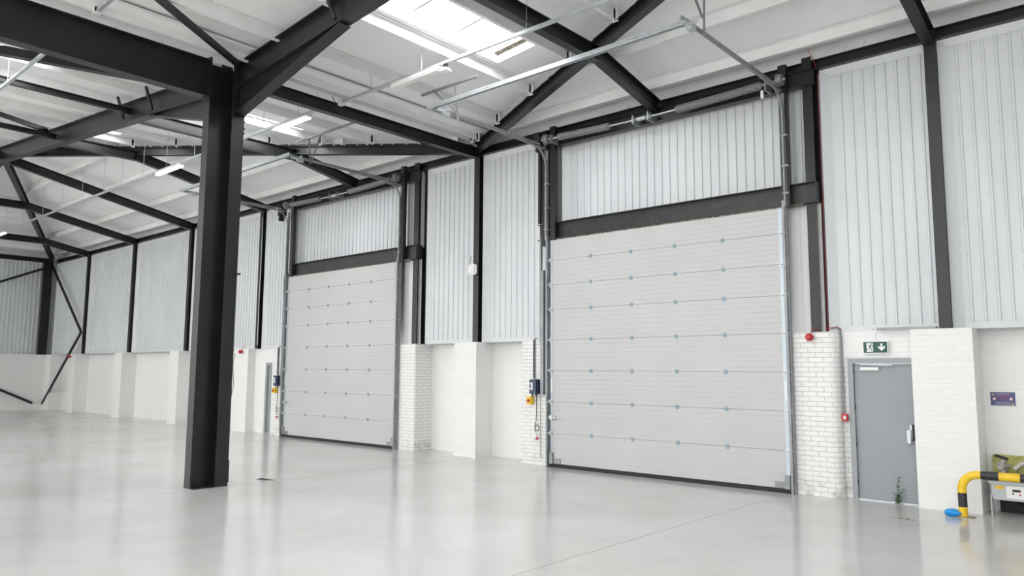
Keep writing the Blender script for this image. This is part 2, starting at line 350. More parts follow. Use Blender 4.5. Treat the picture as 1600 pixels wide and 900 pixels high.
# skylights, visible ones and added unseen ones: white upstand, glazing, glazing bars
for i, (x0, x1, y0, y1) in enumerate(SKY):
    z0, z1 = zsx(x0), zsx(x1)
    s = struct(_e('window_%d' % (i+1)))
    up = .16; t = .03
    def q(x, y, dz=0): return V((x, y, (z0 if x <= x0+.3 else z1)+dz))
    m = MB()
    for (a, b) in [((x0, y0), (x1, y0)), ((x1, y0), (x1, y1)), ((x1, y1), (x0, y1)), ((x0, y1), (x0, y0))]:
        cx, cy = (x0+x1)/2, (y0+y1)/2
        def P(p, o, dz):
            x = p[0] + (t if p[0] > cx else -t)*o; y = p[1] + (t if p[1] > cy else -t)*o
            return V((x, y, zsx(p[0]) + dz))
        vs = [P(a, -.4, -.012), P(b, -.4, -.012), P(b, -.4, up), P(a, -.4, up), P(a, 1, -.012), P(b, 1, -.012), P(b, 1, up), P(a, 1, up)]
        m.poly(vs, [(0, 1, 2, 3), (4, 5, 6, 7), (0, 1, 5, 4), (3, 2, 6, 7)])
    fr = m.build('upstand', WHITEP, s)
    ins = .0
    gap = .13 if i == 0 else 0
    up -= .015; a_, b_ = x0-.01, x1+.01; c_, d_ = y0-.01, y1+.01
    g = MB().poly([(a_, c_, z0+up), (b_, c_, z1+up), (b_, d_, z1+up), (a_, d_, z0+up),
                   (a_, c_, z0+up+.02), (b_, c_, z1+up+.02), (b_, d_, z1+up+.02), (a_, d_, z0+up+.02)],
                  [(0, 1, 2, 3), (4, 5, 6, 7), (0, 1, 5, 4), (1, 2, 6, 5), (2, 3, 7, 6), (3, 0, 4, 7)]).build('glazing', GLASS, s)
    yy = y1-1.15 if y1-y0 > 2 else y1-.5
    while yy > y0+.3:
        MB().bar((x0, yy, z0+up-.012), (x1, yy, z1+up-.012), .04, .02).build('glazing_bar', GALVD, s); yy -= .975
    MB().poly([(x0, y1-.13, z0+up-.012), (x1, y1-.13, z1+up-.012), (x1, y1-.015, z1+up-.012), (x0, y1-.015, z0+up-.012),
               (x0, y1-.13, z0+up-.001), (x1, y1-.13, z1+up-.001), (x1, y1-.015, z1+up-.001), (x0, y1-.015, z0+up-.001)],
              [(0, 1, 2, 3), (4, 5, 6, 7), (0, 1, 5, 4), (1, 2, 6, 5), (2, 3, 7, 6), (3, 0, 4, 7)]).build('end_gap', SLOT, s)

# ------------------------------------------------------------------ steel frame
def beam(name, p0, p1, h, b, lab, cat='beam', tf=.012, tw=.009, m=STEEL, side=None, top=True, group=None):
    return tag(MB().ib(p0, p1, h, b, tf, tw, side, top).build(name, m), lab, cat, group)
def col(x, z0, z1, lab, y=.13, b=.16, h=.26, m=STEEL):
    o = MB().ib((x, y+h/2, z0), (x, y+h/2, z1), h, b, .013, .009, side=(1, 0, 0), top=False).build('steel_column', m)
    tag(o, lab, 'column'); return o
# the big compound column in the foreground
t = thing('steel_column', 'large free-standing charcoal steel column in the middle of the floor', 'column')
cx, cy = -11.845, -5.64
MB().ib((cx, cy-.19, 0), (cx, cy-.19, 6.95), .52, .2, .022, .014, side=(1, 0, 0), top=False).build('main_section', STEEL, t)
for sgn in (1, -1):
    MB().box(*(sorted((cx+sgn*.007, cx+sgn*.21))), cy-.008, cy+.008, 0, 6.95).box(*(sorted((cx+sgn*.205, cx+sgn*.225))), cy-.11, cy+.11, 0, 6.98).build('side_flange', STEEL, t)
MB().box(cx-.11, cx+.23, cy-.46, cy+.12, 0, .006).build('base_plate', STEEL2, t)
MB().box(cx-.01, cx+.225, cy-.1, cy+.1, 6.10, 6.115).box(cx-.225, cx+.01, cy-.1, cy+.1, 6.10, 6.115).box(cx-.1, cx+.1, cy-.44, cy+.06, 6.36, 6.372).build('stiffener', STEEL, t)
for z in (6.16, 6.05, 5.93, 5.85): MB().cyl((cx+.17, cy+.11, z), (cx+.17, cy+.15, z), .018, 8).build('bolt', STEEL2, t)
MB().box(cx+.16, cx+.2, cy+.11, cy+.14, .05, .4).build('guard_angle', STEEL2, t)
MB().box(cx+.19, cx+.26, cy+.11, cy+.15, 3.42, 3.45).build('small_bracket', STEEL2, t)

# portal rafters with haunches
def rafter(x0, x1, lab, sgn):
    t = thing('portal_rafter', lab, 'rafter')
    MB().ib((x0, APY, zs(x0)-.17), (x1, APY, zs(x1)-.17), .43, .19, .017, .011).build('rafter_beam', STEEL, t)
    L = 2.95
    xa, xb = x0, x0+sgn*L; za, zb = zs(xa)-.56, zs(xb)-.58; zl = 6.13
    w_ = .0055
    MB().poly([(xa, APY-w_, za), (xb, APY-w_, zb), (xa, APY-w_, zl), (xa, APY+w_, za), (xb, APY+w_, zb), (xa, APY+w_, zl)],
              [(0, 1, 2), (5, 4, 3), (0, 1, 4, 3), (1, 2, 5, 4), (2, 0, 3, 5)]).build('haunch_web', STEEL, t)
    MB().bar((xa, APY, zl-.01), (xb, APY, zb-.02), .19, .02).build('haunch_flange', STEEL, t)
    MB().bar((xb-sgn*.01, APY-.095, zb-.03), (xb-sgn*.01, APY+.095, zb-.03), .03, .02).build('haunch_toe_plate', STEEL, t)
    MB().box(*sorted((x0, x0+sgn*.025)), APY-.1, APY+.1, zl, zs(x0)-.1).build('end_plate', STEEL, t)
    for z in (6.3, 6.55, 6.7, 6.82, 6.94): MB().cyl((x0+sgn*.03, APY-.06, z), (x0+sgn*.055, APY-.06, z), .018, 8).build('bolt', STEEL2, t)
    for k, dx in enumerate((2.85, 4.5) if sgn > 0 else (2.75, 4.15)):
        xx = x0+sgn*dx
        MB().bar((xx, APY-.11, zs(xx)-.52), (xx-.2, APY-.17, zs(xx)-.02), .045, .045).build('restraint_strut', BLACK, t)
    return t
rafter(-11.615, XR, 'charcoal haunched roof rafter rising right from the free-standing column', 1)
rafter(-12.07, APX, 'charcoal haunched roof rafter rising left from the free-standing column', -1)
beam('portal_rafter', (APX, APY, zs(APX)-.17), (XL3, APY, 6.98), .43, .19, 'far charcoal roof rafter falling to the end wall beyond the apex', 'rafter', .017, .011)
# valley beams
bb = thing('valley_beam', 'deep charcoal valley beam crossing the top left corner to the free-standing column', 'beam')
MB().ib((-11.83, YB, 6.98), (-11.83, -6.1, 6.98), .635, .21, .02, .012).build('beam_section', STEEL, bb)
MB().box(-11.95, -11.71, -6.115, -6.09, 6.3, 7.03).build('end_plate', STEEL, bb)
beam('valley_beam', (-11.75, -5.53, 6.9), (-11.63, .25, 6.87), .225, .15, 'charcoal valley beam running from the free-standing column back to the wall', 'beam')
# hip rafters
apz = 8.39-.2
for (xa, xb, lab) in [(-11.55, XR, 'charcoal hip rafter rising right from the wall column between the white doors'),
                      (-11.7, APX, 'charcoal hip rafter running left behind the free-standing column from the wall'),
                      (-39.0, APX, 'charcoal hip rafter rising from the far left corner column')]:
    hp = thing('hip_rafter', lab, 'rafter')
    MB().ib((xa, .05, 6.95), (xb, APY, apz), .21, .15, .013, .009).build('beam_section', STEEL, hp)
    d = (V((xb, APY, apz))-V((xa, .05, 6.95))); n_ = V((-d.y, d.x, 0)).normalized()
    mm = MB(); L = d.length; k = .3
    while k < L-1:
        p = V((xa, .05, 6.95))+d*(k/L); ln = random.uniform(.15, .3)
        mm.bar(p+V((0, 0, .02))+n_*random.uniform(-.02, .02), p+d*(ln/L)+V((0, 0, .02)), .07, .05); k += ln+random.uniform(.05, .12)
    mm.build('packer_strip', BLACK, hp)
    for k in range(int(L/.55)):
        p = V((xa, .05, 6.95))+d*((.4+k*.55)/L)+V((0, 0, -.212))+n_*.03
        MB().cyl(p, p+V((0, 0, .01)), .012, 8).build('bolt', STEEL2, hp)
# wall rafters (hip end) + trimmers carried on along the valley planes
RX = {-2.43: 'nearest the right edge, above the grey door', -6.95: 'above the right white door', -16.0: 'above the left white door',
      -20.6: 'just left of the left white door', -25.25: 'above the fourth wall column from the far corner',
      -29.95: 'above the third wall column from the far corner', -34.8: 'above the wall column nearest the far corner'}
for x, w_ in RX.items():
    yh = yhip(x); s = zh(0)-.19
    yh = max(yh, APY+.1)
    p1 = (x, yh, zh(yh)-.3)
    beam('wall_rafter', (x, .12, 6.86), p1, .25, .15, 'short charcoal rafter rising off the wall, ' + w_, 'rafter')
    if abs(x-APX) > .1:
        zt = zsx(x)-.32
        beam('trimmer_beam', (x, yh, zt), (x, APY+.02, zt), .25, .15, 'charcoal trimmer beam continuing level past the hip, ' + w_, 'beam')
        beam('trimmer_beam', (x, APY-.02, zt), (x, YB, zt), .12, .09, 'charcoal roof beam on the near side of the portal, ' + w_, 'beam')
beam('ridge_beam', (APX, APY-.02, zs(APX)-.3), (APX, YB, zs(APX)-.3), .2, .13, 'charcoal ridge beam beyond the apex of the left rafter', 'beam')
# plan bracing
def brace(p0, p1, lab, m=STEEL, r=.05):
    return tag(MB().bar(p0, p1, r*1.6, r*1.6).bar(V(p0)+V((0, 0, .04)), V(p1)+V((0, 0, .04)), r*.5, r*1.2).build('bracing_strut', m), lab, 'brace')
brace((-11.5, -5.72, 6.93), (-6.95, -12.9, zs(-6.95)-.4), 'thin charcoal roof brace running up and out of frame from the free-standing column')
brace((-20.7, -5.85, 7.72), (-16.1, -12.0, zs(-16)-.4), 'thin charcoal roof brace meeting the left rafter near its middle')
brace((-13.65, -6.0, 7.13), (-15.9, -11.0, 7.36), 'dark roof brace seen between the deep valley beam and the upper left skylight', STEEL, .09)
brace((-39.0, .03, 6.62), (-34.86, .03, 3.45), 'charcoal diagonal wall brace descending from the far corner column top')
brace((-34.8, .03, 3.4), (-39.05, .03, .25), 'charcoal diagonal wall brace descending to the floor at the far corner')
brace((-38.93, -.15, 6.5), (-38.93, -4.6, 4.45), 'charcoal end wall brace rising to the far corner column')
brace((-38.9, -.42, .3), (-38.93, -4.6, 2.3), 'charcoal end wall brace reaching the floor left of the far corner')
# eaves beams
for x0, x1, lab in [(-39, -34.9, 'in the far corner bay'), (-34.9, -30.2, 'in the second bay from the far corner'), (-30.2, -25.5, 'in the third bay from the far corner'),
                    (-25.5, -20.8, 'behind the free-standing column'), (-20.8, -11.62, 'over the left white door'), (-11.62, -2.43, 'over the right white door'), (-2.43, 7, 'at the right edge')]:
    beam('eaves_beam', (x0, .24, 6.875), (x1, .24, 6.875), .165, .2, 'charcoal eaves beam along the wall head ' + lab, 'beam', .012, .01)
beam('eaves_beam', (XE+.1, .0, 6.9), (XE+.1, YB, 6.9), .2, .15, 'charcoal eaves beam along the head of the end wall', 'beam')
# wall columns
for x, lab in [(-2.43, 'charcoal wall column standing on the brick pier right of the grey door'), (-11.62, 'charcoal wall column between the doors, carrying a small white box'),
               (-20.8, 'charcoal wall column left of the left white door'), (-25.46, 'charcoal wall column left of the free-standing column, nearest it'),
               (-30.17, 'charcoal wall column, third from the far corner'), (-34.87, 'charcoal wall column, next to the far corner column'), (2.2, 'charcoal wall column beyond the right edge')]:
    col(x, BT, 6.87, lab)
tag(MB().ib((-39.0, -.15, BT), (-39.0, -.15, 6.9), .36, .2, .014, .01, side=(1, 0, 0), top=False).build('steel_column', STEEL), 'charcoal corner column where the end wall meets the long wall', 'column')
for y in (-4.6, -9.2): tag(MB().ib((-38.95, y, BT), (-38.95, y, 6.9), .26, .16, .014, .01, side=(0, 1, 0), top=False).build('steel_column', STEEL), 'charcoal end wall column on a pier, %s from the corner' % ('first' if y > -5 else 'second'), 'column')
col(-4.20, BT, 6.93, 'charcoal jamb column right of the right white door', .1, .155)
col(-13.62, BT, 6.9, 'charcoal jamb column right of the left white door', .1, .17)
# door head steel
for x0, x1, lab, pr_, pl in [(-9.76, -4.11, 'right', -4.56, -9.33), (-19.0, -13.53, 'left', -14.02, -18.86)]:
    lb = thing('lintel_beam', 'charcoal steel lintel beam across the head of the %s white door' % lab, 'beam')
    MB().ib((x0, .12, 4.865), (x1, .12, 4.865), .335, .2, .013, .01).build('beam_section', STEEL2, lb)
    MB().box(x1-.005, x1+.01, .03, .22, 4.53, 4.865).build('end_plate', STEEL, lb)
    MB().box(x0+.1, x1-.2, .03, .1, 4.505, 4.528).build('packing_strip', SLOT, lb)
    beam('spring_beam', (x0+.5 if lab == 'right' else x0+.2, .1, 6.71), (x1+.02, .1, 6.71), .26, .14, 'charcoal beam carrying the spring shaft above the %s white door' % lab, 'beam')
    for x, sd in ((pr_, 'right'), (pl, 'left')):
        hh = 6.86
        tag(MB().box(x-.065, x+.065, -.02, .08, 4.5, hh).build('door_post', STEEL2 if lab == 'left' else STEEL), 'slim charcoal post above the lintel at the %s side of the %s white door' % (sd, lab), 'post')
tag(MB().box(-9.62, -9.5, .0, .15, 4.4, 6.8).build('door_post', STEEL), 'charcoal post beside the track, outer left of the right white door', 'post')

# ------------------------------------------------------------------ white purlins
def purlin(p0, p1, lab, grp, tilt=0):
    p0, p1 = V(p0), V(p1); d = p1-p0; dn = d.normalized(); sd = dn.cross(V((0, 0, 1))).normalized(); u = sd.cross(dn)
    prof = [(0, 0), (.065, 0), (.065, .018), (.06, .018), (.06, .005), (.005, .005), (.005, .178), (-.065, .178), (-.065, .165), (-.06, .165), (-.06, .173), (0, .173)]
    o = tag(MB().extr(prof, p0, sd, u, d).build('roof_purlin', PURL), lab, 'purlin', grp)
    return o
def cleat(p, parent=None):
    pass
k = 0
for sgn, side, lim in ((1, 'right', XR), (-1, 'left', APX)):
    for i, d in enumerate([.1, 1.05, 2.43, 3.75, 5.1, 6.45, 7.8, 9.15, 10.5, 11.85, 13.2]):
        x = XV+sgn*d
        y0 = yhip(x)-.08; z = zs(x)-.178
        o = purlin((x, y0, z), (x, APY, z), 'white roof purlin, %s to the %s of the valley beam, behind the portal' % (ORD[i], side), None)
        MB().box(x-.05, x+.05, y0, y0+.012, z-.05, z+.17).box(x-.01, x, y0-.05, y0+.03, z-.04, z+.16).build('cleat', PURL, o)
        if d < 13:
            purlin((x, APY, z), (x, YB, z), 'white roof purlin, %s to the %s of the valley beam, before the portal' % (ORD[i], side), None)
for i, y in enumerate([-.16, -1.3, -2.6, -3.9]):
    z = zh(y)-.178; dd = abs(y)*13.8/5.64
    for a, b, lab in ((XV+dd+.12, XR*2-XV, 'right'), (XL3+dd, XV-dd-.12, 'left')):
        purlin((b, y, z), (a, y, z), 'white purlin parallel to the wall on the %s roof slope, %s from the wall' % (lab, ORD[i]), None)
for i, d in enumerate([1.3, 2.7, 4.1, 5.5, 6.9, 8.3]):
    x = XL3+d; purlin((x, yhip(x), zsx(x)-.178), (x, YB, zsx(x)-.178), 'white roof purlin on the slope above the end wall, %s from it' % ORD[i], None)
# white valley gutter sole over the valley beams
gut = tag(MB().box(-11.8, -11.1, YB, .3, 7.1, 7.14).build('valley_gutter', PURL), 'white valley gutter lining above the valley beams', 'gutter')
# small wire clips on beam flanges
def hook(p, lab, ln=.09):
    x, y, z = p
    return tag(MB().tube([(x, y, z), (x, y-.01, z+ln*.8), (x+.02, y-.01, z+ln), (x+.035, y, z+ln*.75)], .004, 5).build('wire_clip', GALV), lab, 'clip', 'wire clips on the eaves and valley beams')
for x, l_ in ((-3.62, 'leftmost'), (-3.33, 'middle'), (-3.12, 'rightmost')): hook((x, .16, 6.87), 'bent wire clip on the eaves beam above the grey door, %s of three' % l_)
for x, l_ in ((-8.2, 'leftmost'), (-7.6, 'second'), (-6.4, 'third'), (-5.6, 'rightmost')): hook((x, .16, 6.87), 'bent wire clip on the eaves beam over the right white door, %s of four' % l_)
for y, l_ in ((-4.1, 'nearest the free-standing column'), (-3.3, 'second from the free-standing column'), (-2.3, 'third from the free-standing column'), (-1.5, 'nearest the wall')): hook((-11.64, y, 6.89), 'bent wire clip on the thinner valley beam, ' + l_, .07)
for y, l_ in ((-6.9, 'closer to'), (-7.6, 'farther from')): hook((-11.75, y, 6.98), 'bent wire clip on the deep valley beam, the one %s the free-standing column' % l_, .07)

# ------------------------------------------------------------------ sectional doors
ROWS = [.02, .6525, 1.265, 1.874, 2.482, 3.088, 3.585, 4.082, 4.5]
def sect_door(x0, x1, xh, lab, bolt_left=True):
    D = thing('sectional_door', lab, 'door')
    for i in range(8):
        a, b = ROWS[i]+(.05 if i == 0 else 0), ROWS[i+1]; prof = [(.045, a), (.006, a), (0, a+.006)]
        n = max(3, round((b-a)/.09)); st = (b-a)/n
        for k in range(1, n):
            z = a+k*st; prof += [(0, z-.006), (.0025, z-.002), (.0025, z+.002), (0, z+.006)]
        prof += [(0, b-.007), (.006, b-.002), (.045, b-.002)]
        P = MB().extr(prof, V((x0, 0, 0)), V((0, 1, 0)), V((0, 0, 1)), V((x1-x0, 0, 0))).build('door_panel', DOORW, D)
        for side, xa in (('l', x0-.02), ('r', x1-.04)):
            MB().box(xa, xa+.06, -.008, .05, a, b-.003).build('end_cap', CAPM, P)
        if i < 7:
            for k in range(4):
                x = xh+k*.9115
                MB().box(x-.03, x+.03, -.008, .001, b-.04, b+.038).box(x-.022, x+.022, -.013, -.007, b-.028, b-.002).cyl((x-.03, -.012, b+.004), (x+.03, -.012, b+.004), .007, 8).build('hinge', HINGE, P)
            for xa, s in ((x0, -1), (x1, 1)):
                MB().box(xa-.035, xa+.035, -.025, -.008, b-.045, b+.045).box(xa-.02 if s > 0 else xa-.09, xa+.09 if s > 0 else xa+.02, -.04, -.02, b-.018, b+.022).cyl((xa, -.05, b), (xa+s*.09, -.05, b), .017, 10).build('roller_bracket', GALV, P)
    MB().box(x0-.05, x1+.05, .0, .05, 0, .07).build('bottom_seal', BLACK, D)
    MB().box(x0-.04, x1+.04, .0505, .06, .0, 4.5).build('light_seal_sheet', DOORW, D)  # added sheet blocking sky light that leaks between the panels
    for xa, s in ((x0+.03, 1), (x1-.03, -1)):
        MB().box(*sorted((xa, xa+s*.2)), -.02, .0, .08, .17).box(*sorted((xa-s*.05, xa+s*.03)), -.045, 0, .07, .28).build('bottom_bracket', GALVD, D)
    c = MB().box(x0-.02, x0+.05, -.045, -.01, .92, 1.0).box(x0-.05, x0+.22, -.04, -.028, .95, .972).box(x0+.12, x0+.14, -.07, -.02, .93, .99)
    c.build('slide_bolt', GALV, D)
    for xa in (x0+.012, x1-.012): MB().box(xa-.014, xa+.014, -.0085, -.0075, 1.45, 1.72).build('sticker', SIGNW, D)
    return D
sect_door(-9.37, -4.66, -8.408, 'large white sectional overhead door right of centre, fully closed')
sect_door(-18.94, -14.16, -17.911, 'white sectional overhead door in the left half, just right of the free-standing column')

def arc(cx_, cy_, cz, r, n=10): # vertical to horizontal (towards -Y)
    return [(cx_, cy_-r+r*math.cos(a), cz+r*math.sin(a)) for a in [i*math.pi/2/(n-1) for i in range(n)]]
def track(x, s, lab, y_end, post_side=1):
    """s = +1 for the right hand track, -1 for the left"""
    T = thing('door_track', lab, 'track')
    xo = x+s*.1
    # vertical channel beside the door
    MB().box(*sorted((x+s*.05, x+s*.085)), -.075, .045, 0, 4.6).build('track_channel', GALVD, T)
    MB().box(*sorted((x+s*.085, x+s*(.12 if s < 0 else .105))), -.03, .048, 0, 4.6).build('mounting_angle', BLACK if s < 0 else GALVD, T)
    if s < 0: MB().box(x-.16, x-.12, .02, .048, 0, 4.52).build('edge_strip', GALVD, T)
    # round-edged rail above, curved into the horizontal run
    pts = [(xo, -.06, 4.5), (xo, -.06, 5.0), (xo, -.06, 5.5)] + arc(xo, -.06, 6.02, .38) + [(xo, -1.5, 6.42), (xo, y_end, 6.44)]
    MB().tube(pts, .022, 8).build('curved_rail', GALVD, T)
    MB().bar((xo, -.25, 6.46), (xo, y_end, 6.46), .03, .03).bar((xo, -.1, 6.40), (xo, -.3, 6.40), .04, .03).build('horizontal_rail', GALVD, T)
    MB().box(x+s*.1-.03, x+s*.1+.03, -.03, .0, 4.5, 6.38).build('wall_rail', GALVD, T)
    for z in (4.7, 5.15, 5.65): MB().box(*sorted((xo-.03, xo+.07)), -.08, .0, z, z+.03).build('rail_bracket', GALVD, T)
    MB().box(xo-.035, xo+.035, y_end+.2, y_end+.34, 6.36, 6.44).cyl((xo-.1, y_end+.25, 6.45), (xo+.1, y_end+.25, 6.45), .022, 10).build('bumper_spring', GALV, T)
    MB().cyl((xo+s*.0, y_end+.3, 6.42), (xo+.0, y_end+.05, 6.42), .028, 10).build('end_pulley', GALV, T)
    return T
track(-9.37, -1, 'galvanised track at the left of the right white door, curving along the ceiling', -3.15)
track(-4.66, 1, 'galvanised track at the right of the right white door, curving along the ceiling', -3.35)
track(-18.94, -1, 'galvanised track at the left of the left white door, curving along the ceiling', -3.1)
track(-14.16, 1, 'galvanised track at the right of the left white door, curving along the ceiling', -3.15)
for a, b, lab in ((-9.62, -4.53, 'right'), (-19.15, -13.98, 'left')):
    tag(MB().box(a, b, -3.2, -3.13, 6.455, 6.46).box(a, b, -3.2, -3.195, 6.42, 6.49).box(a, b, -3.135, -3.13, 6.42, 6.46).build('spreader_bar', GALV), 'long galvanised bar joining the ceiling track ends of the %s white door' % lab, 'bar')

def springs(x0, x1, s1, s2, lab):
    T = thing('spring_shaft', 'torsion spring shaft above the %s white door' % lab, 'spring')
    y = -.16; sag = lambda x: 6.56-.06*math.sin(math.pi*(x-x0)/(x1-x0))
    MB().tube([(x0+(x1-x0)*i/12, y, sag(x0+(x1-x0)*i/12)) for i in range(13)], .016, 8).build('shaft', GALV, T)
    for a, b in (s1, s2):
        n = int((b-a)/.05); m = MB()
        m.tube([(a+(b-a)*i/12, y, sag(a+(b-a)*i/12)) for i in range(13)], .062, 12)
        pts = []
        turns = int((b-a)/.03)
        for i in range(turns*8+1):
            x = a+(b-a)*i/(turns*8); an = i*math.pi/4
            pts.append((x, y+.066*math.cos(an), sag(x)+.066*math.sin(an)))
        m.tube(pts, .008, 4)
        sp = m.build('coil_spring', SPRING, T)
        for xx in (a, b): MB().cyl((xx-.02, y, sag(xx)), (xx+.02, y, sag(xx)), .05, 12).build('spring_cone', GALVD, sp)
    for xx, s in ((x0+.13, 1), (x1-.1, -1)):
        m = MB().cyl((xx-.02, y, sag(xx)), (xx+.06, y, sag(xx)), .095, 20).cyl((xx-.03, y, sag(xx)), (xx-.015, y, sag(xx)), .115, 20)
        dr = m.build('cable_drum', GALVD, T)
        MB().tube([(xx+.02, y-.1, sag(xx)), (xx+.02, -.09, 3.2), (xx+.02, -.03, .25)], .003, 4).build('lift_cable', GALVD, dr)
    for xx in ((s1[1]+s2[0])/2-.16, (s1[1]+s2[0])/2+.16):
        MB().box(xx-.012, xx+.012, y-.06, .04, 6.42, 6.58).build('bearing_plate', GALVD, T)
        MB().cyl((xx-.03, y, 6.5), (xx+.03, y, 6.5), .05, 12).build('bearing', GALV, T)
    MB().cyl(((s1[1]+s2[0])/2-.09, y, 6.5), ((s1[1]+s2[0])/2+.09, y, 6.5), .038, 12).build('shaft_coupling', GALV, T)
    MB().box(x0+.26, x0+.29, y-.05, .04, 6.45, 6.62).build('end_bearing_plate', GALVD, T)
    MB().box(x1-.32, x1-.29, y-.07, .04, 6.42, 6.6).build('end_bearing_plate', GALVD, T)
    return T
springs(-9.5, -4.45, (-9.05, -7.85), (-6.4, -4.85), 'right')
springs(-19.1, -14.0, (-18.7, -17.3), (-16.0, -14.4), 'left')
tag(MB().box(-4.83, -4.79, -.24, -.2, 6.3, 6.43).build('warning_tag', SIGNW), 'small white tag hanging below the right end of the spring shaft', 'tag')
tag(MB().box(-19.35, -19.0, -.08, .04, 6.58, 6.64).box(-19.35, -19.2, -.2, 0, 6.3, 6.62).box(-19.3, -19.22, -.2, -.05, 6.15, 6.3).build('door_operator', BLACK), 'small black motor unit at the left end of the left spring shaft', 'motor')
tag(MB().box(-9.76, -9.62, -.1, .05, 6.5, 6.78).cyl((-9.7, -.04, 6.38), (-9.7, -.04, 6.52), .045, 12).box(-9.7, -9.5, -.08, .04, 6.6, 6.68).box(-9.72, -9.66, .0, .05, 4.88, 6.45).build('door_operator', BLACK), 'black motor unit at the left end of the right spring shaft', 'motor')

# ceiling brackets for the tracks
def hanger(top, drop, dia, lab):
    T = thing('track_hanger', lab, 'bracket')
    MB().box(*top).build('top_rail', GALVD, T)
    MB().bar(*drop, .035, .006).bar(*drop, .006, .035).build('drop_leg', GALVD, T)
    MB().bar(*dia, .035, .006).bar(*dia, .006, .035).build('brace', GALVD, T)
hanger((-10.17, -8.75, -2.86, -2.81, 6.9, 6.935), ((-9.32, -2.84, 6.93), (-9.42, -2.62, 6.3)), ((-9.85, -2.84, 6.93), (-9.46, -2.64, 6.5)), 'galvanised hanger over the left track end of the right white door')
hanger((-14.75, -12.6, -2.56, -2.51, 7.0, 7.035), ((-14.28, -2.53, 7.02), (-14.03, -2.64, 6.36)), ((-13.84, -2.53, 7.0), (-14.0, -2.62, 6.42)), 'galvanised hanger over the right track end of the left white door')
hanger((-19.6, -17.9, -2.6, -2.55, 7.55, 7.585), ((-19.04, -2.57, 7.55), (-19.04, -2.64, 6.36)), ((-18.4, -2.57, 7.55), (-19.0, -2.6, 6.6)), 'galvanised hanger over the left track end of the left white door')
hanger((-4.9, -3.9, -2.82, -2.77, 7.45, 7.485), ((-4.5, -2.78, 7.46), (-4.52, -2.79, 6.4)), ((-4.5, -3.75, 7.46), (-4.52, -2.82, 6.62)), 'galvanised hanger over the right track end of the right white door')

# ------------------------------------------------------------------ lighting trunking
def wire(x, y, z0, z1, par): return MB().cyl((x, y, z0), (x, y, z1), .006, 5).build('hanger_wire', GALV, par)
def trunk(x0, x1, y, z, xsw, lab, offs=0):
    T = thing('lighting_trunking', lab, 'trunking')
    MB().box(x0, x1, y-.025, y+.025, z, z+.05).build('channel', GALV, T)
    for x in (x0, x1): MB().box(x-.05, x+.05, y-.045, y+.045, z-.03, z+.07).build('end_box', WHITEP, T)
    for x in xsw: wire(x, y, z+.05, (zsx(x)), T)
    return T
trunk(-11.45, 6, -3.7, 6.82, [-10.56, -9.21, -6.9, -4.6, -2.0], 'straight galvanised lighting trunking hung in front of the right white door')
trunk(-34, -12.24, -3.7, 6.86, [-12.9, -14.2, -15.8, -17.3, -18.79, -20.17, -21.6, -22.84, -24.5, -26.2, -28, -30, -32], 'long white lighting trunking on thin wires across the left roof bay')
trunk(-11.4, 5, -8.0, 6.98, [-9.8, -7.5], 'lighting trunking running over the deep valley beam at top left')
trunk(-34, -12.3, -8.0, 6.98, [-15.6, -18.0], 'white lighting trunking crossing in front of the upper left skylight')
def fitting(x0, x1, y, z, lab, lit=True):
    T = thing('light_fitting', lab, 'light')
    MB().box(x0, x1, y-.05, y+.05, z-.05, z).build('housing', WHITEP, T)
    MB().extr([(-.07, 0), (-.05, -.035), (.05, -.035), (.07, 0)], V((x0+.02, y, z-.05)), V((0, 1, 0)), V((0, 0, 1)), V((x1-x0-.04, 0, 0))).build('diffuser', LAMP if lit else WHITEP, T)
    return T
fitting(-19.3, -17.95, -3.7, 6.86, 'white linear light fitting on the long trunking, left of the free-standing column')
fitting(-33.2, -32.0, -3.7, 6.86, 'white linear light fitting on the trunking at the far left edge')
fitting(-13.7, -12.5, -3.7, 6.86, 'white linear light fitting just right of the free-standing column')
fitting(-9.95, -8.75, -3.7, 6.82, 'unlit pale linear fitting under the trunking before the right hip', False)
T = thing('emergency_light', 'small white emergency spot lamp hung under the trunking', 'light')
MB().poly([(-8.72, -3.76, 6.7), (-8.55, -3.76, 6.7), (-8.55, -3.62, 6.7), (-8.72, -3.62, 6.7), (-8.68, -3.73, 6.76), (-8.59, -3.73, 6.76), (-8.59, -3.65, 6.76), (-8.68, -3.65, 6.76)],
          [(0, 1, 2, 3), (4, 5, 6, 7), (0, 1, 5, 4), (1, 2, 6, 5), (2, 3, 7, 6), (3, 0, 4, 7)]).build('reflector', WHITEP, T)
MB().box(-8.66, -8.6, -3.72, -3.66, 6.76, 6.83).build('lamp_base', BLACK, T)
tag(MB().tube([(-11.5, -3.72, 6.84), (-11.58, -3.72, 6.86), (-11.64, -3.74, 6.94), (-11.62, -3.8, 7.0)], .008, 6).build('power_cable', BLACK), 'short black cable looping from the trunking over the valley beam', 'cable')

# ------------------------------------------------------------------ small wall equipment
# white box on the column between the doors
T = thing('junction_box', 'small white box fixed to the charcoal column between the doors', 'box')
MB().box(-11.76, -11.53, .0, .11, 3.98, 4.22).build('case', WHITEP, T, .03)
MB().tube([(-11.7, .06, 4.2), (-11.73, .06, 4.26), (-11.71, .07, 4.42), (-11.74, .08, 4.3)], .006, 5).build('lead', BLACK, T)

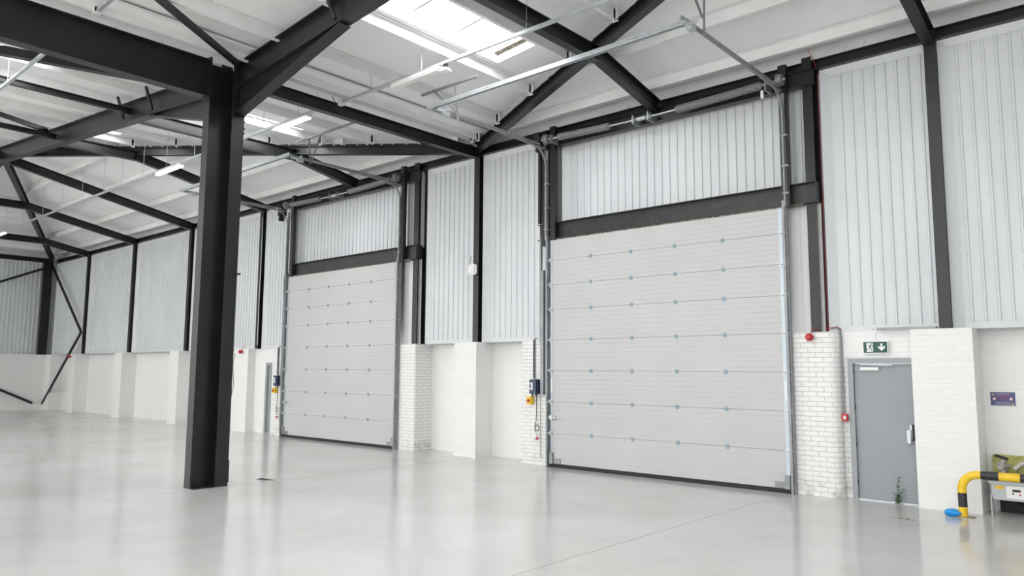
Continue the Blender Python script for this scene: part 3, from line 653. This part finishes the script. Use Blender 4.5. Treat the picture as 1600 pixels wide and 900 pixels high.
def control_set(xr, lab, lab2):
    """xr = X of the blue box right edge"""
    T = thing('door_control_box', 'dark blue door control box on the brick strip left of the %s white door' % lab, 'box')
    MB().box(xr-.21, xr-.03, -.09, .05, 1.41, 1.7).build('case', NAVY, T, .008)
    MB().box(xr-.16, xr-.12, -.094, -.088, 1.49, 1.64).box(xr-.2, xr-.18, -.094, -.088, 1.5, 1.53).box(xr-.2, xr-.18, -.094, -.088, 1.6, 1.63).build('button_strip', SIGNW, T)
    for k in range(5): MB().box(xr-.028, xr, -.06, .03, 1.44+k*.05, 1.46+k*.05).build('heat_fin', NAVY, T)
    MB().box(xr-.03, xr-.015, -.05, .03, 1.43, 1.68).build('fin_base', BLACK, T)
    for xx in (xr-.18, xr-.08): MB().cyl((xx, -.02, 1.36), (xx, -.02, 1.41), .016, 8).build('cable_gland', BLACK, T)
    I = thing('isolator_switch', 'yellow isolator with red rotary knob left of the %s white door' % lab, 'switch')
    MB().box(xr-.31, xr-.19, -.06, .05, 1.2, 1.35).build('case', YEL, I, .008)
    MB().cyl((xr-.25, -.08, 1.275), (xr-.25, -.06, 1.275), .032, 18).box(xr-.257, xr-.243, -.09, -.08, 1.25, 1.30).build('knob', RED, I)
    Cn = thing('cable_tray', 'perforated cable tray dropping to the blue box of the %s white door' % lab, 'tray')
    MB().box(xr-.19, xr-.15, .02, .05, 1.7, BT+.02).build('tray', GALVD, Cn)
    m = MB()
    for k in range(16): m.box(xr-.18, xr-.16, .017, .0195, 1.74+k*.047, 1.765+k*.047)
    m.build('slots', BLACK, Cn)
    MB().tube([(xr-.17, .0, 1.72), (xr-.17, .0, 2.48), (xr-.15, .05, 2.54), (xr-.1, .05, 2.52)], .008, 6).build('cable', BLACK, Cn)
    tag(MB().box(xr+.02, xr+.1, -.02, .05, 1.40, 3.9).box(xr-.02, xr+.02, .0, .05, 2.4, 4.6).build('cable_trunking', GALVD), 'tall grey cable trunking left of the track of the %s white door' % lab, 'trunking')
    P = thing('hanging_cable', 'black cable with looped slack and a red plug left of the %s white door' % lab, 'cable')
    x0 = xr-.07
    pts = [(x0, -.02, 1.38), (x0+.005, -.02, 1.1), (x0-.01, -.02, .88), (x0-.04, -.02, .8), (x0-.03, -.03, .7), (x0+.05, -.03, .68), (x0+.08, -.03, .76), (x0+.03, -.03, .81), (x0-.03, -.03, .76), (x0-.02, -.02, .66), (x0, -.02, .62)]
    fine = []
    for a, b in zip(pts[:-1], pts[1:]): fine += [tuple(V(a).lerp(V(b), t_)) for t_ in (0, .5)]
    MB().tube(fine+[pts[-1]], .008, 6).build('flex', BLACK, P)
    MB().cyl((x0-.03, -.03, .64), (x0+.01, -.03, .54), .03, 10).build('plug_body', WHITEP, P)
    MB().cyl((x0+.01, -.03, .55), (x0+.025, -.03, .51), .031, 10).build('plug_collar', RED, P)
    tag(MB().tube([(x0+.06, .03, 1.38), (x0+.065, .03, .15)], .005, 5).build('lift_cord', GALVD), 'thin cord hanging beside the plug cable of the %s white door' % lab, 'cord')
control_set(-9.66, 'right', '')
control_set(-19.2, 'left', '')

# red sounders, call point, conduit
def sounder(x, y, z, lab):
    T = thing('alarm_sounder', lab, 'alarm')
    MB().cyl((x, y, z), (x, y-.03, z), .045, 16).build('base', RED, T)
    MB().tube([(x, y-.03, z), (x, y-.07, z), (x, y-.1, z-.0), (x, y-.12, z)], [.05, .058, .055, .03], 18).build('dome', RED, T)
    MB().tube([(x+.01, y-.02, z+.04), (x+.02, y-.02, z+.12), (x+.08, y, z+.13), (x+.1, y+.06, z+.1)], .006, 5).build('lead', REDC, T)
sounder(-4.27, .05, 2.41, 'round red fire alarm sounder on the pier right of the right white door')
sounder(-21.45, .05, 2.4, 'round red fire alarm sounder on the pier left of the left white door')
sounder(-35.85, .05, 2.37, 'round red fire alarm sounder on the last pier before the far corner')
tag(MB().tube([(-3.95, .03, 2.53), (-3.9, .14, 2.55), (-3.87, .2, 2.5), (-3.87, .22, 2.4), (-3.865, .22, 1.25)], .010, 8).build('conduit_pipe', GALVD), 'thin galvanised conduit down the pier edge to the red call point', 'pipe')
tag(MB().tube([(-4.06, .12, 2.53), (-3.97, .08, 2.55), (-3.9, .16, 2.56), (-3.86, .21, 2.52)], .007, 6).build('red_cable', REDC), 'short red cable looping over the pier top beside the conduit', 'cable')
T = thing('call_point', 'square red fire call point left of the grey door', 'switch')
MB().box(-3.9, -3.81, .15, .215, 1.14, 1.25).build('case', RED, T, .006)
MB().box(-3.865, -3.83, .146, .15, 1.17, 1.22).build('glass', WHITEP, T)
tag(MB().tube([(-4.095, .3, 2.5), (-4.1, .31, 4.0), (-4.095, .3, 5.4), (-4.1, .3, 6.7), (-4.1, .12, 6.9), (-4.16, .07, 7.04)], .006, 6).build('red_cable', REDC), 'red cable running up behind the jamb column right of the right white door', 'cable')
tag(MB().box(-3.34, -2.55, .13, .2, 2.5, 2.53).build('cable_trunking', GALVD), 'short grey trunking lying on the brick ledge above the grey door', 'trunking')
tag(MB().cyl((-3.45, .3, 2.5), (-3.45, .3, 2.53), .035, 12).tube([(-3.42, .27, 2.52), (-3.35, .24, 2.5), (-3.4, .24, 2.4), (-3.34, .23, 2.33)], .004, 5).build('junction_disc', WHITEP), 'small round white junction disc on the ledge above the exit sign', 'box')
tag(MB().tube([(-21.88, .04, 2.35), (-21.93, .02, 2.0), (-21.86, .03, 1.4), (-21.98, .03, 1.0)], .007, 5).build('loose_cable', BLACK), 'thin loose cable beside the free-standing column on a far pier', 'cable')
tag(MB().tube([(-20.72, .12, 6.5), (-20.71, .12, 5.0), (-20.73, .12, 4.0), (-20.72, .12, 2.6)], .012, 6).build('conduit_pipe', GALV), 'thin conduit clipped down the wall column left of the left white door', 'pipe')

# ------------------------------------------------------------------ text helper
def text(s, x, y, z, size, m, parent, name='lettering'):
    c = bpy.data.curves.new(name, 'FONT'); c.body = s; c.size = size; c.align_x = 'CENTER'; c.align_y = 'CENTER'; c.extrude = .0005
    o = bpy.data.objects.new(name, c); COL.objects.link(o)
    bpy.context.view_layer.update()
    me = bpy.data.meshes.new_from_object(o.evaluated_get(bpy.context.evaluated_depsgraph_get()))
    bpy.data.objects.remove(o); bpy.data.curves.remove(c)
    me.transform(Matrix.Translation((x, y, z)) @ Matrix.Rotation(math.pi/2, 4, 'X'))
    me.materials.clear(); me.materials.append(m)
    q = bpy.data.objects.new(name, me); COL.objects.link(q); q.parent = parent; return q
def flat(pts, y, m, parent, name, th=.001):
    n = len(pts); vs = [(a, y, b) for a, b in pts]+[(a, y+th, b) for a, b in pts]
    return MB().poly(vs, [tuple(range(n)), tuple(range(n, 2*n))]+[(i, (i+1) % n, (i+1) % n+n, i+n) for i in range(n)]).build(name, m, parent)
# exit sign
T = thing('exit_sign', 'green and white emergency exit sign above the grey door', 'sign')
X0, X1, Z0, Z1 = -3.545, -3.215, 2.165, 2.325; ys = .185
MB().box(X0-.004, X1+.012, ys, .25, Z0-.014, Z1+.006).build('housing', WHITEP, T)
flat([(X0, Z0), (X1, Z0), (X1, Z1), (X0, Z1)], ys-.002, GREENS, T, 'face')
dx = X0+.045; dz = Z0+.014; dh = .132; yy = ys-.0045
flat([(dx, dz), (dx+.088, dz), (dx+.088, dz+dh), (dx, dz+dh)], yy, SIGNW, T, 'pictogram_doorway')
def limb(pts, wd, nm):
    m = MB()
    for a, b in zip(pts[:-1], pts[1:]):
        m.bar((a[0], yy-.0015, a[1]), (b[0], yy-.0015, b[1]), wd, .001, up=V((0, 1, 0)))
    return m.build(nm, GREENS, T)
cx_, cz_ = dx+.05, dz+.066
MB().cyl((cx_+.012, yy-.002, cz_+.048), (cx_+.012, yy-.001, cz_+.048), .011, 14).build('pictogram_head', GREENS, T)
limb([(cx_+.006, cz_+.035), (cx_-.004, cz_-.004)], .02, 'pictogram_body')
limb([(cx_+.006, cz_+.028), (cx_+.022, cz_+.01), (cx_+.036, cz_+.016)], .008, 'pictogram_arm')
limb([(cx_+.0, cz_+.03), (cx_-.024, cz_+.026), (cx_-.034, cz_+.006)], .008, 'pictogram_arm')
limb([(cx_-.004, cz_), (cx_+.016, cz_-.024), (cx_+.02, cz_-.058)], .01, 'pictogram_leg')
limb([(cx_-.004, cz_), (cx_-.022, cz_-.028), (cx_-.055, cz_-.036)], .01, 'pictogram_leg')
ax, az = X0+.253, Z0+.08
flat([(ax-.013, az+.056), (ax+.013, az+.056), (ax+.013, az-.006), (ax+.04, az+.02), (ax+.05, az-.002), (ax, az-.054), (ax-.05, az-.002), (ax-.04, az+.02), (ax-.013, az-.006)], yy, SIGNW, T, 'arrow')
# gas sign
T = thing('warning_sign', 'blue gas installation warning sign on the white wall above the meter', 'sign')
X0, X1, Z0, Z1 = -2.02, -1.73, 1.43, 1.612; ys = .59
MB().box(X0, X1, ys, .6, Z0, Z1).build('board', SIGNB, T)
xm = (X0+X1)/2; yt = ys-.002
text('GAS INSTALLATION', xm, yt, Z1-.026, .0175, SIGNW, T)
text('NO SMOKING', xm, yt, Z1-.055, .026, SIGNR, T)
text('OR NAKED', xm, yt, Z1-.084, .017, SIGNR, T)
text('FLAMES', xm, yt, Z1-.106, .017, SIGNR, T)
text('IN THE EVENT OF A GAS ESCAPE CALL', xm, yt, Z0+.044, .0115, SIGNW, T)
text('TELEPHONE FREE 0800', xm-.01, yt, Z0+.02, .017, SIGNW, T)
for a, b in ((X0+.03, Z1-.028), (X1-.032, Z0+.024)):
    w_ = flat([(a-.017, b-.014), (a+.017, b-.014), (a, b+.016)], yt, SIGNY, T, 'warning_triangle')
    flat([(a-.002, b-.009), (a+.002, b-.009), (a+.003, b+.006), (a-.003, b+.006)], yt-.001, BLACK, w_, 'exclamation')
for a in (X0+.045, X1-.047):
    MB().cyl((a, yt, Z1-.092), (a, yt+.001, Z1-.092), .021, 20).build('prohibition_disc', SIGNR, T)
    MB().cyl((a, yt-.001, Z1-.092), (a, yt, Z1-.092), .0165, 20).build('disc_centre', SIGNW, T)
    MB().bar((a-.014, yt-.0015, Z1-.078), (a+.014, yt-.0015, Z1-.106), .004, .001, up=V((0, 1, 0))).build('disc_bar', SIGNR, T)

# ------------------------------------------------------------------ yellow/black hoop barrier
T = thing('hoop_barrier', 'yellow and black striped steel hoop barrier in front of the gas meter', 'barrier')
yb = -.27; xb = -2.265; R_ = .2; zt = .555
path = [(xb, yb, 0.0), (xb, yb, .11), (xb, yb, .12), (xb, yb, .3), (xb, yb, .31)] 
def seg(pts, m, nm): MB().tube(pts, .053, 18).build(nm, m, T)
seg([(xb, yb, 0), (xb, yb, .13)], YEL, 'yellow_band')
seg([(xb, yb, .13), (xb, yb, .31)], BLKP, 'black_band')
seg([(xb, yb, .31), (xb, yb, zt-R_)] + [(xb+R_-R_*math.cos(a), yb, zt-R_+R_*math.sin(a)) for a in [i*math.pi/20 for i in range(1, 11)]] + [(-2.04, yb, zt)], YEL, 'yellow_bend')
seg([(-2.04, yb, zt), (-1.84, yb, zt)], BLKP, 'black_band'); seg([(-1.84, yb, zt), (-1.61, yb, zt)], YEL, 'yellow_band')
seg([(-1.61, yb, zt), (-1.38, yb, zt)], BLKP, 'black_band'); seg([(-1.38, yb, zt), (-1.15, yb, zt)], YEL, 'yellow_band')
seg([(-1.15, yb, zt), (-1.1, yb, zt)] + [(-1.1+R_*math.sin(a), yb, zt-R_+R_*math.cos(a)) for a in [i*math.pi/20 for i in range(1, 11)]] + [(-.9, yb, 0)], YEL, 'yellow_bend')
MB().box(xb-.02, xb+.13, yb-.06, yb+.06, 0, .008).build('foot_plate', LITTER, T)
# gas meter
T = thing('gas_meter', 'grey gas meter on thin legs behind the striped barrier', 'meter')
mx0, mx1, my0, my1, mz0, mz1 = -2.0, -1.42, .12, .45, .21, .42
MB().extr([(0, .03), (.03, 0), (mx1-mx0-.03, 0), (mx1-mx0, .03), (mx1-mx0, mz1-mz0), (0, mz1-mz0)], V((mx0, my0, mz0)), V((1, 0, 0)), V((0, 0, 1)), V((0, my1-my0, 0))).build('case', METER, T)
MB().box(mx0-.03, mx1+.03, my0-.02, my1+.01, mz1, mz1+.025).build('lid', METER, T)
MB().box(mx0+.17, mx0+.4, my0-.012, my0, mz0+.03, mz1-.02).build('index_plate', SIGNW, T)
MB().box(mx0+.24, mx0+.33, my0-.018, my0-.012, mz0+.12, mz0+.15).build('counter_window', BLACK, T)
MB().box(mx0+.235, mx0+.255, my0-.016, my0-.012, mz0+.085, mz0+.105).build('blue_mark', NAVY, T)
MB().box(mx0+.31, mx0+.33, my0-.016, my0-.012, mz0+.075, mz0+.095).build('red_mark', RED, T)
for a in (mx0+.05, mx0+.42): MB().box(a, a+.1, my0-.003, my0, mz1-.07, mz1-.025).build('warning_label', YEL, T)
for a in (mx0+.0, mx1-.12):
    for y in (my0-.03, my1-.05): MB().cyl((a, y, 0), (a, y, mz0+.07), .009, 8).build('threaded_leg', GALV, T)
P = thing('gas_pipework', 'weathered gas pipes and valve rising from the top of the gas meter', 'pipe')
MB().tube([(-1.87, .28, .44), (-1.87, .28, .6), (-1.87, .28, .72)], .045, 12).build('left_riser', PIPEM, P)
MB().cyl((-1.9, .22, .64), (-1.84, .34, .64), .05, 14).build('valve_body', PIPEM, P)
MB().tube([(-1.95, .2, .78), (-1.8, .2, .74)], .02, 8).build('valve_handle', BLACK, P)
MB().tube([(-1.54, .28, .44), (-1.54, .28, .62), (-1.54, .3, .68)], .05, 12).build('right_riser', PIPEM, P)
MB().cyl((-1.54, .28, .5), (-1.54, .28, .52), .075, 16).cyl((-1.54, .28, .58), (-1.54, .28, .6), .075, 16).build('flange', PIPEM, P)
MB().tube([(-1.75, .3, .6), (-1.66, .32, .68), (-1.55, .34, .74), (-1.4, .34, .76), (-1.1, .34, .76)], .035, 12).build('outlet_pipe', PIPEM, P)
MB().cyl((-1.44, .34, .76), (-1.36, .34, .76), .055, 12).build('yellow_coupling', YEL, P)
tag(MB().box(-2.03, -1.6, .52, .58, .4, .76).build('backing_board', INSUL), 'mottled yellow-green board on the wall behind the gas meter', 'board')
tag(MB().box(-1.97, -.9, .5, .59, .0, .27).build('wall_opening', PITM), 'black opening low in the wall beneath the gas meter', 'opening')

# ------------------------------------------------------------------ floor bits
bm = bmesh.new(); bmesh.ops.create_icosphere(bm, subdivisions=3, radius=.1)
for v in bm.verts:
    n1 = math.sin(v.co.x*38+1)*math.cos(v.co.y*31)*.15+math.sin(v.co.z*45+v.co.x*20)*.1
    v.co *= 1+n1; v.co.z = max(v.co.z*.52+.045, .0); v.co.x *= 1.25-.25*(v.co.x < -.03); v.co.y *= .8
me = bpy.data.meshes.new('blue_glove'); bm.to_mesh(me); bm.free()
for p in me.polygons: p.use_smooth = True
me.materials.append(BLUEG); o = bpy.data.objects.new('crumpled_glove', me); COL.objects.link(o); o.location = (-2.39, -.3, 0)
tag(o, 'crumpled bright blue glove at the foot of the striped barrier', 'glove')
def weed(x, y):
    T = thing('weed_plant', 'small green weed growing at the bottom of the grey door', 'plant')
    for k, (h, lean) in enumerate(((.36, .03), (.2, .09), (.13, -.05), (.1, .04))):
        pts = [(x+lean*t_**2+.01*math.sin(6*t_+k), y-.02, h*t_) for t_ in [i/5 for i in range(6)]]
        st = MB().tube(pts, .0035, 5).build('stem', LEAF, T)
        m = MB()
        for j in range(20 if k == 0 else 14):
            t_ = .05+.95*j/19 if k == 0 else .05+.95*j/13; p = V((x+lean*t_**2+.01*math.sin(6*t_+k), y-.02, h*t_)); a = random.uniform(0, 6.28); l_ = random.uniform(.035, .06)
            d = V((math.cos(a), math.sin(a)*.5-.3, random.uniform(.1, .6))).normalized()*l_; s_ = d.cross(V((0, 0, 1))).normalized()*l_*.42
            m.poly([p, p+d*.5+s_, p+d, p+d*.5-s_, p+d*.5+V((0, 0, .004))], [(0, 1, 4), (1, 2, 4), (2, 3, 4), (3, 0, 4)])
        m.build('leaves', LEAF, st)
weed(-3.17, .2)
m = MB()
for k in range(26):
    x, y = random.gauss(-2.8, .07), random.gauss(-.97, .035); s = random.uniform(.008, .03); a = random.uniform(0, 3.1)
    d = V((math.cos(a), math.sin(a), 0))*s; e = V((-math.sin(a), math.cos(a), 0))*s*.4
    p = V((x, y, .001)); m.poly([p-d, p+e, p+d, p-e, p+V((0, 0, .008))], [(0, 1, 4), (1, 2, 4), (2, 3, 4), (3, 0, 4), (0, 1, 2, 3)])
tag(m.build('floor_litter', LITTER), 'small scatter of dry litter on the floor in front of the grey door', 'litter', kind='stuff')
tag(MB().poly([(-11.95, -4.85, .001), (-11.7, -4.72, .001), (-11.62, -4.66, .002), (-11.85, -4.8, .03)], [(0, 1, 3), (1, 2, 3), (0, 1, 2)]).build('floor_scrap', BLACK), 'dark curled scrap on the floor right of the free-standing column', 'scrap')

# ------------------------------------------------------------------ groups for repeated things
GR = {'roof_purlin': 'white painted roof purlins', 'trimmer_beam': 'charcoal trimmer beams under the roof', 'wall_rafter': 'short charcoal rafters off the long wall',
      'hip_rafter': 'charcoal hip rafters', 'portal_rafter': 'charcoal portal rafters', 'valley_beam': 'charcoal valley beams', 'eaves_beam': 'charcoal eaves beams',
      'steel_column': 'charcoal steel columns', 'bracing_strut': 'charcoal bracing struts', 'lintel_beam': 'door lintel beams', 'spring_beam': 'beams behind the spring shafts',
      'door_post': 'slim posts above the door lintels', 'sectional_door': 'white sectional overhead doors', 'door_track': 'galvanised door tracks', 'spreader_bar': 'bars joining the track ends',
      'spring_shaft': 'torsion spring shafts', 'door_operator': 'door operators', 'track_hanger': 'track hangers', 'lighting_trunking': 'lighting trunking runs', 'light_fitting': 'linear light fittings',
      'door_control_box': 'blue door control boxes', 'isolator_switch': 'yellow isolator switches', 'cable_tray': 'perforated cable trays', 'hanging_cable': 'hanging plug cables',
      'lift_cord': 'thin cords beside the doors', 'alarm_sounder': 'round red alarm sounders', 'wire_clip': 'wire clips on the beams'}
for o in list(COL.objects):
    b = o.name.split('.')[0]
    if o.parent is None and b in GR and 'label' in o.keys(): o['group'] = GR[b]
